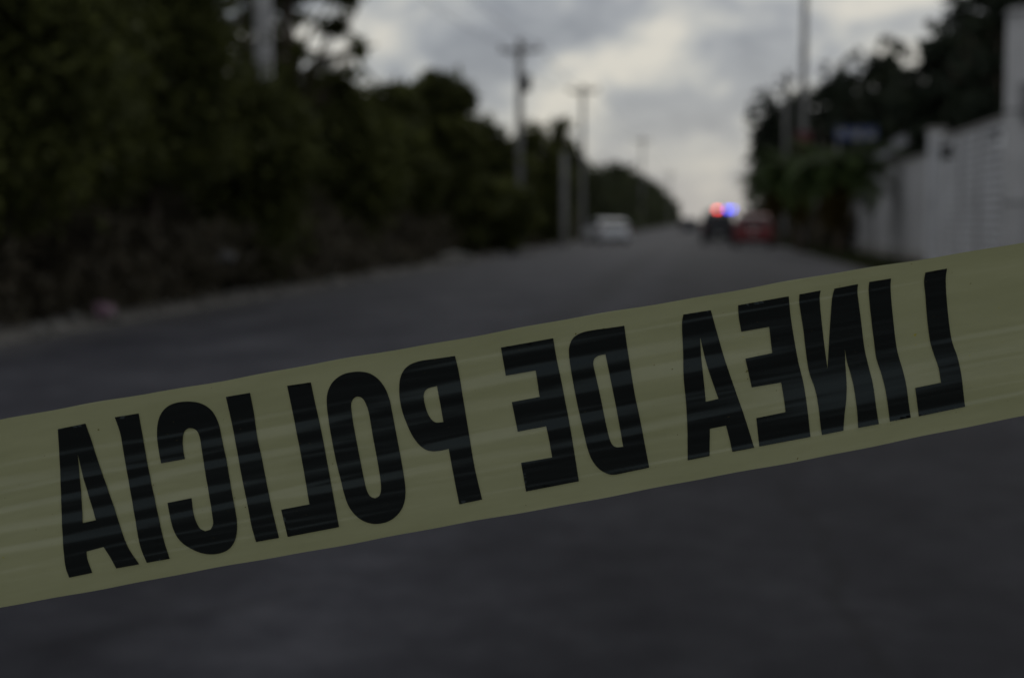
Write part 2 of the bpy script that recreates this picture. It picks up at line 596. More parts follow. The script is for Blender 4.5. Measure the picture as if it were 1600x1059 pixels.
# the woodland behind and beyond, which reads as one mass
rng = np.random.default_rng(77)
blobs = []
rnd = random.Random(5)
yy = 20.0
while yy < 130:                                 # behind the front row
    for k in range(2):
        x = -13.0 - 3.2 * k + rnd.uniform(-1, 1)
        hh = rnd.uniform(4.4, 6.0) if yy > 34 else rnd.uniform(6.5, 9.0)
        for q in range(3):
            z = hh * (q + 0.55) / 3.1
            blobs.append((x + rnd.uniform(-.7, .7), yy + rnd.uniform(-1, 1), z, 1.7, 1.9, hh / 4.6))
    yy += 2.3 + yy / 40
while yy < 620:                                 # beyond, down to the vanishing point
    for k in range(2):
        x = -8.6 - 3.6 * k + rnd.uniform(-.7, .7)
        hh = rnd.uniform(6.0, 7.0) + (yy > 190) * rnd.uniform(0.5, 1.8)
        for q in range(3):
            z = hh * (q + 0.55) / 3.1
            blobs.append((x + rnd.uniform(-.5, .5), yy + rnd.uniform(-1, 1), z, 1.7, 2.4, hh / 4.4))
    yy += 3.0 + yy / 45
P, A, B, T, _cc = blob_leaves(rng, blobs, 170000, 0.6, 26, 0.24)
ok = P[:, 2] > 0.1
wood = quads_mesh('woodland', P[ok], A[ok], B[ok], LEAF_FAR, T[ok])
tag(wood, 'far green woodland lining the left side to the vanishing point', 'woodland', kind='stuff')

# scrub along the verge: uncountable undergrowth
blobs = []
yy = 13.0
while yy < 118:
    x = -9.4 + rnd.uniform(-.5, .4) - (0.5 if yy < 30 else 0)
    hh = rnd.uniform(0.7, 2.3)
    blobs.append((x, yy, hh * .5, rnd.uniform(.6, 1.0), rnd.uniform(.7, 1.2), hh * .5))
    blobs.append((x - 1.5, yy + rnd.uniform(-.6, .6), hh * .8, 1.0, 1.2, hh * .75))
    blobs.append((x + 0.55, yy + rnd.uniform(-.6, .6), .18, .5, .7, .25))
    if yy < 38:
        hf = rnd.uniform(0.9, 1.7)
        blobs.append((-8.55 + rnd.uniform(-.2, .15), yy + rnd.uniform(-.4, .4), hf * .5, .5, .65, hf * .5))
        blobs.append((x - .8, yy + rnd.uniform(-.4, .4), 1.3, .8, .8, 1.1))
    yy += 0.75 + yy / 75
P, A, B, T, _cc = blob_leaves(rng, blobs, 190000, 0.36, 26, 0.09)
ok = P[:, 2] > 0.0
scrub = quads_mesh('scrub', P[ok], A[ok], B[ok], LEAF_SCRUB, T[ok])
tag(scrub, 'dark dry undergrowth along the left verge below the trees', 'undergrowth', kind='stuff')

# ------------------------------------------------------------------ right side trees: dark, feathery, spiky tips
RG = 'dark feathery trees on the right'


def spiky_tree(label, px, py_top, Y, r, n, seed, low=0.1, extra=(), xmin=None):
    b = base(px, Y)
    h = top_z(px, py_top, Y)
    bl = auto_blobs(seed, h * 0.96, r, low, 10) + [rel(*e, b) for e in extra]
    # upright plume tips
    rr = random.Random(seed)
    for k in range(18):
        a = rr.uniform(0, 6.28)
        q = rr.uniform(0.2, 0.95) * r
        zz_ = h * (0.98 - 0.36 * (q / r)) + rr.uniform(-.3, .2)
        bl.append((q * math.cos(a), q * math.sin(a), zz_ + .1, .17, .17, .85))
    return tree('feathery_tree', label, 'tree', b, bl, n, LEAF_DARK, 0.17, seed, RG, size=0.17, clump=0.22, spiky=0.5, xmin=xmin)


spiky_tree('dark feathery tree beside the slim grey pole, nearest the police lights', 1222, 150, 104, 2.3, 34000, 301,
           extra=[(1192, 200, 103, .75, .8, 1.3), (1188, 270, 103, .8, .8, 1.2), (1186, 340, 103, .95, .9, 1.0), (1215, 360, 103, 1.3, .9, 1.0), (1240, 300, 103, 1.3, .9, 1.4), (1235, 215, 103, 1.2, 1.0, 1.3), (1265, 250, 103, 1.3, 1.0, 1.6)])
spiky_tree('dark feathery tree between the tall pole and the grey roof', 1302, 124, 96, 2.9, 34000, 302)
spiky_tree('dark pointed tree rising behind the grey roof', 1372, 84, 86, 2.9, 30000, 303, xmin=7.35)
spiky_tree('large dark tree behind the white block wall', 1486, 36, 56.5, 2.3, 22000, 304, xmin=7.35)
spiky_tree('tallest dark tree at the right edge behind the concrete post', 1570, -40, 49, 2.3, 17000, 305, xmin=7.35)

# ------------------------------------------------------------------ palms
def frond_mesh(name, L, droop, m, seed, wid=0.5):
    rng = np.random.default_rng(seed)
    nseg = 12
    pts = []
    for i in range(nseg + 1):
        t = i / nseg
        pts.append((L * (t - 0.18 * droop * t ** 3), 0.0, L * (0.42 * t - droop * t ** 2)))
    V, F, T = [], [], []

    def quad(a, b, c, d, t):
        k = len(V)
        V.extend([a, b, c, d])
        F.append((k, k + 1, k + 2, k + 3))
        T.append(t)
    for i in range(nseg):
        a, b = np.array(pts[i]), np.array(pts[i + 1])
        w_ = 0.022 * (1 - i / nseg) + 0.006
        quad(a + (0, -w_, 0), b + (0, -w_ * .8, 0), b + (0, w_ * .8, 0), a + (0, w_, 0), 0.9)
        for s in (-1, 1):
            for j in range(3):
                f = (j + 0.5) / 3
                p = a + (b - a) * f
                t = (i + f) / nseg
                ll = wid * math.sin(math.pi * (0.12 + 0.85 * t)) * (0.85 + 0.3 * rng.random())
                dx, dz = 0.45 + 0.2 * rng.random(), -0.35 - 0.35 * rng.random()
                tip = p + np.array([ll * dx, s * ll * 0.85, ll * dz])
                hw = (b - a) / 5.0
                quad(p - hw, p + (tip - p) * .5 - hw * .9, tip, p + (tip - p) * .5 + hw * .9, 0.2 + 0.6 * rng.random())
    me = bpy.data.meshes.new(name)
    me.from_pydata([tuple(v) for v in V], [], F)
    at_ = me.attributes.new('tint', 'FLOAT', 'FACE')
    at_.data.foreach_set('value', np.array(T, dtype=np.float32))
    me.materials.append(m)
    return me


FR = [frond_mesh('frond', 1.75, 0.45, LEAF_PALM, 1), frond_mesh('frond', 1.85, 0.62, LEAF_PALM, 2), frond_mesh('frond', 1.9, 0.82, LEAF_PALM, 3)]
FD = frond_mesh('dry_frond', 1.3, 1.0, LEAF_DRY, 4, 0.30)


def palm(label, px, py_top, Y, seed, sc=1.0, x=None):
    rnd = random.Random(seed)
    b = base(px, Y)
    h = top_z(px, py_top, Y) - 0.62 * sc
    root = empty('palm_tree', b, rnd.uniform(0, 6), label, 'palm', 'palms in front of the white wall')
    pts = [(0.05 * math.sin(2.2 * t), 0.04 * t, -0.1 + (h + 0.1) * t / 6) for t in range(7)]
    tube_obj('trunk', pts, [.17, .13, .115, .11, .11, .12, .09], PALMBARK, root, 10)
    tip = Vector(pts[-1])
    for k in range(58):
        o = link(bpy.data.objects.new('frond', FR[k % 3]), root)
        o.location = tip
        up = -0.60 + 1.08 * ((k * 7) % 58) / 58
        o.rotation_euler = (rnd.uniform(-.25, .25), up, k * 2.4 + rnd.uniform(-.2, .2))
        o.scale = (sc * rnd.uniform(.85, 1.1),) * 3
    for k in range(22):
        o = link(bpy.data.objects.new('dry_frond', FD), root)
        o.location = tip - Vector((0, 0, 0.12))
        o.rotation_euler = (rnd.uniform(-.2, .2), rnd.uniform(0.75, 1.15), k * 2.4 + rnd.uniform(-.3, .3))
        o.scale = (sc * rnd.uniform(1.0, 1.35),) * 3
    return root


palm('bushy palm nearest the white wall, with yellowed hanging fronds', 1312, 226, 55, 11, 1.28)
palm('palm standing between the red car and the larger palm', 1250, 236, 65, 12, 1.3)
palm('smallest palm right behind the red car', 1213, 262, 78, 13, 1.1)

# overgrown hedge at the foot of the wall behind the palms
blobs = []
yy = 68.0
while yy < 118:
    hh = rnd.uniform(1.3, 2.1)
    blobs.append((6.15 + rnd.uniform(-.25, .25), yy, hh * .5, .55, .7, hh * .5))
    blobs.append((5.75 + rnd.uniform(-.2, .2), yy + .5, .3, .45, .6, .35))
    yy += 0.8
P, A, B, T, _cc = blob_leaves(np.random.default_rng(31), blobs, 30000, 0.28, 26, 0.13)
ok = P[:, 2] > 0.0
tag(quads_mesh('hedge', P[ok], A[ok], B[ok], LEAF_SCRUB, T[ok]), 'dark overgrown hedge at the wall foot behind the palms', 'hedge', kind='stuff')

# rough grass strip on the right between road and wall
rng = np.random.default_rng(9)
n = 26000
gy = 16 + (rng.random(n) ** 1.6) * 110
gx = ROAD_R + 0.05 + rng.random(n) ** 1.2 * 1.5
hgt = 0.10 + 0.22 * rng.random(n) * (0.4 + 0.6 * np.sin(gy * 1.3) ** 2)
P = np.stack([gx, gy, hgt * .5 - .02], 1)
A = np.stack([rng.normal(0, .05, n), rng.normal(0, .05, n), hgt * .55], 1)
Bx = unit(np.stack([rng.normal(size=n), rng.normal(size=n), np.zeros(n)], 1)) * 0.018
tag(quads_mesh('grass', P, A, Bx, LEAF_GRASS, rng.random(n)), 'rough grass strip between the road and the white wall', 'grass', kind='stuff')

# ------------------------------------------------------------------ roadside rubble and litter on the left
rng = np.random.default_rng(21)
bm = bmesh.new()
for k in range(260):
    yy = 14 + rng.random() ** 1.7 * 75
    s = 0.03 + 0.09 * rng.random() ** 2
    x = ROAD_L - 0.45 + rng.normal(0, 0.28)
    m4 = Matrix.Translation((x, yy, s * .3)) @ Matrix.Rotation(rng.random() * 6, 4, (0.3, 0.4, 1)) @ Matrix.Diagonal((s, s * (0.6 + .5 * rng.random()), s * .6, 1))
    bmesh.ops.create_icosphere(bm, subdivisions=1, radius=1.0, matrix=m4)
LIME = mat('limestone', (0.16, 0.155, 0.145), 0.9, var=0.3, scale=6)
tag(bm_obj('rubble', bm, LIME), 'pale limestone rubble scattered along the left road edge', 'rubble', kind='stuff')


def crumpled(name, label, cat, c, s, m, seed):
    rnd = random.Random(seed)
    bm = bmesh.new()
    bmesh.ops.create_icosphere(bm, subdivisions=3, radius=1.0)
    for v in bm.verts:
        k = 1 + 0.35 * math.sin(3.1 * v.co.x + seed) * math.sin(4.3 * v.co.y + 2) + rnd.uniform(-.16, .16)
        v.co = Vector((v.co.x * s[0] * k, v.co.y * s[1] * k, max(-0.55, v.co.z) * s[2] * k))
    o = bm_obj(name, bm, m)
    o.location = c
    return tag(o, label, cat)


p = at(163, 492, 19.2)
crumpled('plastic_bag', 'crumpled pink plastic bag lying at the left road edge', 'litter', (p.x, p.y, 0.07), (.13, .12, .13), mat('pink_plastic', (0.22, 0.13, 0.18), 0.45, var=.2, scale=9), 3)
p = at(316, 402, 24)
crumpled('plastic_sack', 'pale grey plastic sack caught in the undergrowth', 'litter', (p.x + .4, p.y, 0.70), (.12, .11, .09), mat('grey_plastic', (0.11, 0.11, 0.115), 0.5, var=.2, scale=9), 8)
p = base(712, 47)
crumpled('cement_bag', 'discarded pale bag on the verge below the round topped tree', 'litter', (p.x, p.y, 0.10), (.40, .26, .20), mat('paper_sack', (0.19, 0.185, 0.17), 0.8, var=.25, scale=7), 5)


# ------------------------------------------------------------------ utility poles
def pole(label, X, Y, h, arm=1.8, r0=0.165, r1=0.10, arms=1, drop=0.5, name='utility_pole', group='concrete poles along the left verge', box=False, m=None):
    root = empty(name, (X, Y, 0), 0, label, 'pole', group)
    tube_obj('shaft', [(0, 0, -0.3), (0, 0, 0.02), (0, 0, h * .5), (0, 0, h)], [r0, r0, (r0 + r1) / 2, r1], m or CONCRETE, root, 12)
    for a in range(arms):
        z = h - drop - a * 0.9
        ln = arm * (1 - .25 * a)
        ca = box_obj('crossarm', (0, r1 + .07, z), (ln, .10, .13), DARKSTEEL, root, .01)
        for k in range(3):
            xx = (-0.46 + 0.46 * k) * ln if k != 1 else 0.22
            bm = bmesh.new()
            add_tube(bm, [(xx, r1 + .07, z + .06), (xx, r1 + .07, z + .12), (xx, r1 + .07, z + .15), (xx, r1 + .07, z + .24), (xx, r1 + .07, z + .30)], [.02, .03, .07, .06, .03], 8)
            bm_obj('insulator', bm, CERAMIC, root)
        bm = bmesh.new()
        for s in (-1, 1):
            add_tube(bm, [(0, r1 + .02, z - .45), (s * ln * .33, r1 + .02, z - .03)], .022, 6)
        bm_obj('brace', bm, DARKSTEEL, root)
    if box:
        tube_obj('transformer', [(0.30, -.05, h - 2.25), (0.30, -.05, h - 2.22), (0.30, -.05, h - 1.55), (0.30, -.05, h - 1.5)], [.16, .21, .21, .16], STEEL, root, 14)
        box_obj('bracket', (0.1, -.05, h - 1.85), (.3, .08, .1), DARKSTEEL, root)
    return root


def xat(px, Y):
    return at(px, 330, Y).x


pole('concrete pole at the upper left, nearest of the row, passing out of the picture', xat(415, 31.6), 31.6, 10.5, r0=.21, r1=.17, m=PALECONC)
P2 = pole('concrete pole with wide crossarm and a bulky fitting, standing against the sky', xat(812, 66), 66, top_z(808, 62, 66), arm=1.8, box=True, r0=.19, r1=.13, drop=.45)
P3 = pole('concrete pole with crossarm behind the short grey post', xat(910, 94), 94, top_z(910, 133, 94), arm=1.9, r0=.16, r1=.11, drop=.35)
P4 = pole('faint far concrete pole beyond the end of the tall trees', xat(1003, 180), 180, top_z(1003, 214, 180), arm=2.0, r0=.15, r1=.10)
P5 = pole('faintest farthest pole low above the road end', xat(1046, 290), 290, 10.5, arm=2.0, r0=.15, r1=.10)
sp = empty('short_post', (xat(882, 74), 74, 0), 0, 'short plain grey post left of the white car', 'post')
tube_obj('shaft', [(0, 0, -.2), (0, 0, .02), (0, 0, top_z(882, 238, 74))], [.16, .16, .14], CONCRETE, sp, 12)
box_obj('cap', (0, 0, top_z(882, 238, 74) + .03), (.33, .33, .06), CONCRETE, sp, .01)

RP = 'poles along the right verge'
tp = pole('tallest pole on the right, with a red sign, cut by the top edge', xat(1253, 74), 74, 13.2, arm=1.6, r0=.20, r1=.13, group=RP)
pz = top_z(1253, 222, 74)
REDSIGN = mat('red_sign', (0.10, 0.015, 0.026), 0.6, var=.15, scale=4)
box_obj('sign_panel', (0, -.235, pz), (.72, .03, .95), REDSIGN, tp, .008)
box_obj('sign_clamp', (0, -.205, pz + .3), (.30, .03, .05), STEEL, tp)
box_obj('sign_clamp', (0, -.205, pz - .3), (.30, .03, .05), STEEL, tp)
pole('slim grey pole just left of the tallest pole on the right', xat(1227, 96), 96, top_z(1227, 112, 96), arm=1.2, r0=.19, r1=.15, group=RP)

# near concrete post at the right edge
Y = 23.5
npst = empty('concrete_post', (xat(1588, Y), Y, 0), 0, 'thick pale concrete post at the right edge of the picture', 'post')
hz = top_z(1588, 24, Y)
tube_obj('shaft', [(0, 0, -.2), (0, 0, .02), (0, 0, hz)], [.215, .215, .205], PALECONC, npst, 20)
tube_obj('cap', [(0, 0, hz), (0, 0, hz + .05), (0, 0, hz + .09)], [.235, .235, .16], PALECONC, npst, 20)
bm = bmesh.new()
for z in (1.55, 2.9):
    add_tube(bm, [(0, 0, z), (0, 0, z + .03)], .222, 20)
bm_obj('strap', bm, STEEL, npst)
box_obj('meter_box', (.10, -.255, 3.05), (.24, .09, .55), mat('box_grey', (.20, .20, .21), .5, var=.1), npst, .012)


# cables
def cable(label, pts_, sag, group):
    bm = bmesh.new()
    line = []
    for a, b in zip(pts_[:-1], pts_[1:]):
        for i in range(13):
            t = i / 12
            p = Vector(a).lerp(Vector(b), t)
            p.z -= sag * 4 * t * (1 - t)
            line.append(p)
    add_tube(bm, line, 0.014, 5)
    o = bm_obj('power_cable', bm, CABLE)
    return tag(o, label, 'cable', group)


lp = [(xat(415, 31.6), 31.6, 10.0)] + [(q.location.x, q.location.y, zt) for q, zt in ((P2, top_z(808, 62, 66) - .2), (P3, top_z(910, 133, 94) - .1), (P4, top_z(1003, 214, 180) - .25), (P5, 10.2))]
for k, lab in ((-1, 'sagging black cable on the forest side of the left poles'), (1, 'sagging black cable on the road side of the left poles')):
    cable(lab, [(x + k * .8, y + .2, z) for x, y, z in lp], 0.7, 'cables of the left line')
cable('sagging black cable between the tallest right pole and the slim one', [(xat(1253, 74) - .1, 74.25, 9.6), (xat(1227, 96) - .1, 95.8, top_z(1227, 112, 96) - .3)], .5, 'cables of the right line')

# ------------------------------------------------------------------ wall on the right
WX = 7.0
WHITE = mat('white_wall_paint', (0.66, 0.67, 0.70), 0.85, var=0.16, scale=0.8, bump=0.25, bscale=30)
PLASTER = mat('white_plaster', (0.52, 0.525, 0.545), 0.9, color2=(0.40, 0.40, 0.41), scale=0.7, bump=0.25, bscale=20)
COPING = mat('wall_coping', (0.30, 0.29, 0.28), 0.9, var=.2, scale=2)
wall = empty('block_wall', (WX, 40, 0), 0, 'white painted block wall with horizontal courses beside the concrete post', 'wall')
y0, y1 = 20.0, 46.0
door0, door1 = 33.7, 35.5
nc_, hc = 18, 0.2
win = [(43.0, 45.3, 15, 16), (36.6, 37.6, 16, 16)]


def course_segments(k):
    cut = [(a, b) for a, b, k0, k1 in win if k0 <= k <= k1]
    if k < 11: cut.append((door0, door1))
    segs, a = [], y0
    for c0, c1 in sorted(cut):
        segs.append((a, c0))
        a = c1
    segs.append((a, y1))
    return segs


rnd = random.Random(2)
for k in range(nc_):
    bm = bmesh.new()
    for a, b in course_segments(k):
        add_box(bm, Vector((rnd.uniform(-.004, .004), (a + b) / 2 - 40, hc * (k + .5))), (0.20, b - a, hc - 0.036))
    bm_obj('block_course', bm, WHITE, wall, bevel=.012, seg=1)
bm = bmesh.new()                               # recessed mortar core
for k0, k1 in ((0, 10), (11, 14), (15, 15), (16, 16), (17, 17)):
    for a, b in course_segments(k0):
        add_box(bm, Vector((0.0, (a + b) / 2 - 40, (hc * (k0 + k1 + 1)) / 2)), (0.12, b - a - .01, hc * (k1 - k0 + 1) - (0.0 if k1 < 17 else .03)))
bm_obj('mortar', bm, mat('mortar', (.10, .10, .105), .95, var=.1), wall)
box_obj('coping', (0, (y0 + y1) / 2 - 40, hc * nc_ + .045), (.30, y1 - y0 + .05, .09), COPING, wall, .01)
for yp in (23.2, 28.6, 33.2, 38.9, 41.6):
    box_obj('pilaster', (-.03, yp - 40, 1.8), (.26, .34, 3.58), PLASTER, wall, .01)
DOORM = mat('brown_door', (0.16, 0.115, 0.085), 0.55, var=.2, scale=3)
d = box_obj('door', (0.02, (door0 + door1) / 2 - 40, 1.09), (.05, door1 - door0 - .03, 2.16), DOORM, wall, .006)
for k in range(2):
    for q in range(2):
        box_obj('panel', (-.012, door0 - 40 + .48 + .85 * q, .60 + 1.0 * k), (.03, .62, .78), DOORM, d, .01)
box_obj('handle', (-.05, door0 - 40 + .16, 1.05), (.05, .03, .16), STEEL, d, .006)
GRILLE = mat('grille_iron', (.02, .02, .022), .6)
for (a, b, k0, k1) in win:
    z0, z1 = hc * k0, hc * (k1 + 1)
    wdw = box_obj('window', (.05, (a + b) / 2 - 40, (z0 + z1) / 2), (.03, b - a - .02, z1 - z0 - .02), mat('window_dark', (.012, .013, .016), .15), wall)
    for q in range(int((b - a) / .22)):
        box_obj('grille_bar', (-.05, a - 40 + .13 + .22 * q, (z0 + z1) / 2), (.02, .02, z1 - z0 - .03), GRILLE, wdw)
lamp = empty('wall_lamp', (WX - .11, 34.9, 3.0), 0, 'small unlit pale lamp fixed high on the white block wall', 'lamp')
box_obj('bracket', (-.07, 0, .12), (.14, .05, .05), STEEL, lamp)
tube_obj('shade', [(-.18, 0, -.10), (-.18, 0, -.02), (-.18, 0, .10), (-.18, 0, .16)], [.15, .15, .10, .03], mat('lamp_white', (.75, .77, .80), .35), lamp, 12)

pil = empty('wall_pillar', (WX - .05, 46.25, 0), 0, 'square white pillar where the block wall meets the plastered wall', 'pillar')
box_obj('shaft', (0, 0, 1.95), (.44, .44, 3.9), WHITE, pil, .012)
box_obj('cap', (0, 0, 3.96), (.56, .56, .12), COPING, pil, .015)
w2 = empty('plastered_wall', (WX, 71.5, 0), 0, 'smooth white plastered wall behind the palms', 'wall')
box_obj('panel', (0, 0, 1.62), (.18, 50.0, 3.24), PLASTER, w2, .008)
box_obj('coping', (0, 0, 3.29), (.28, 50.04, .10), COPING, w2, .01)
box_obj('plinth', (-.005, 0, .16), (.215, 49.98, .32), COPING, w2, .008)

# house behind the wall
ROOF = mat('grey_roof_sheet', (0.085, 0.09, 0.108), 0.7, var=.2, scale=2.0)
HW = mat('house_wall', (0.15, 0.148, 0.15), .9, var=.15, scale=1.0)
hs = empty('house', (9.25, 67.5, 0), 0, 'low house with sloping grey sheet roof behind the plastered wall', 'house')
bm = bmesh.new()
pr = [(-2.0, 0), (-2.0, 3.75), (0, 5.05), (2.0, 3.75), (2.0, 0)]
va = [bm.verts.new((x, -7.2, z)) for x, z in pr]
vb = [bm.verts.new((x, 7.2, z)) for x, z in pr]
bm.faces.new(va)
bm.faces.new(vb[::-1])
for i in range(5):
    bm.faces.new((va[i], vb[i], vb[(i + 1) % 5], va[(i + 1) % 5]))
bm_obj('wall', bm, HW, hs)
rf = empty('roof', (0, 0, 0))
rf.parent = hs
sl = math.atan2(1.3, 2.0)
for s in (-1, 1):
    for k in range(18):
        yk = -7.4 + 14.8 * (k + .5) / 18
        bm = bmesh.new()
        ln = 2.75
        nrm = Vector((s * math.sin(sl), 0, math.cos(sl)))
        dirv = Vector((s * math.cos(sl), 0, -math.sin(sl)))
        ridge = Vector((0, 0, 5.09))
        rows = []
        for j in range(9):
            yq = yk - .415 + .83 * j / 8
            off = nrm * (.02 + .022 * (j % 2))
            rows.append((bm.verts.new(ridge + off + Vector((0, yq, 0))), bm.verts.new(ridge + off + dirv * ln + Vector((0, yq, 0)))))
        for a, b in zip(rows[:-1], rows[1:]):
            bm.faces.new((a[0], b[0], b[1], a[1]))
        o = bm_obj('roof_sheet', bm, ROOF, rf)
        so = o.modifiers.new('t', 'SOLIDIFY')
        so.thickness = .006
tube_obj('ridge_cap', [(0, -7.45, 5.12), (0, 7.45, 5.12)], .09, ROOF, rf, 8)

# blue sign on a frame
Ys = 60.5
pc = at(1338, 209, Ys)
bs = empty('blue_sign', (pc.x, Ys, 0), R(-12), 'blue sign board with pale round marks above the palms', 'sign')
BLUE = mat('blue_board', (0.05, 0.075, 0.19), .6, var=.15, scale=2)
PALE = mat('pale_mark', (.34, .34, .33), .5)
box_obj('board', (0, 0, pc.z), (1.6, .06, .50), BLUE, bs, .01)
for xx, rr, zz_ in ((0.03, .17, -.05), (.52, .15, -.07), (-.56, .13, .06)):
    tube_obj('round_mark', [(xx, -.036, pc.z + zz_), (xx, -.031, pc.z + zz_)], rr, PALE, bs, 20)
for s in (-1, 1):
    tube_obj('leg', [(s * .7, .07, -.1), (s * .7, .07, pc.z + .25)], .04, STEEL, bs, 8)


# ------------------------------------------------------------------ vehicles
GLASS = mat('car_glass', (0.015, 0.018, 0.02), 0.1, spec=0.35)
TYRE = mat('tyre', (0.018, 0.018, 0.018), 0.85, var=.2, scale=20)
RIM = mat('rim', (0.28, 0.28, 0.29), 0.35, metal=0.8)
TRIM = mat('black_trim', (0.018, 0.018, 0.02), 0.55)
CHROME = mat('chrome', (0.45, 0.45, 0.46), 0.2, metal=1.0)
TAIL = mat('tail_lens', (0.16, 0.008, 0.010), 0.2)
HEAD = mat('head_lens', (0.55, 0.56, 0.58), 0.12)
PLATE = mat('number_plate', (0.55, 0.56, 0.55), 0.5)


def extrude_profile(prof, width, taper=None):
    """prof: (y forward, z) outline; width across x; taper(z) -> factor"""
    bm = bmesh.new()
    t = taper or (lambda z: 1.0)
    a = [bm.verts.new((-width / 2 * t(z), y, z)) for y, z in prof]
    b = [bm.verts.new((width / 2 * t(z), y, z)) for y, z in prof]
    bm.faces.new(a)
    bm.faces.new(b[::-1])
    n_ = len(prof)
    for i in range(n_):
        bm.faces.new((a[i], a[(i + 1) % n_], b[(i + 1) % n_], b[i]))
    return bm


def arch(cy_, r, z0, k=8):
    a0 = math.asin(max(-1, min(1, (z0 - .36) / r)))
    return [(cy_ + r * math.cos(a), .36 + r * math.sin(a)) for a in [(math.pi - a0) - (math.pi - 2 * a0) * i / k for i in range(k + 1)]]


def wheel(parent, x, y, r=.36, wdt=.24):
    s = 1 if x > 0 else -1
    bm = bmesh.new()
    add_tube(bm, [(x - wdt / 2, y, r), (x - wdt * .42, y, r), (x + wdt * .42, y, r), (x + wdt / 2, y, r)], [r * .9, r, r, r * .9], 22)
    o = bm_obj('wheel', bm, TYRE, parent, smooth=False)
    bm = bmesh.new()
    xo = x + s * (wdt / 2)
    add_tube(bm, [(xo - s * .02, y, r), (xo + s * .008, y, r)], r * .62, 18)
    for k in range(5):
        a = k * 2 * math.pi / 5
        add_tube(bm, [(xo + s * .014, y, r), (xo + s * .014, y + math.cos(a) * r * .6, r + math.sin(a) * r * .6)], .028, 5)
    bm_obj('rim', bm, RIM, o)


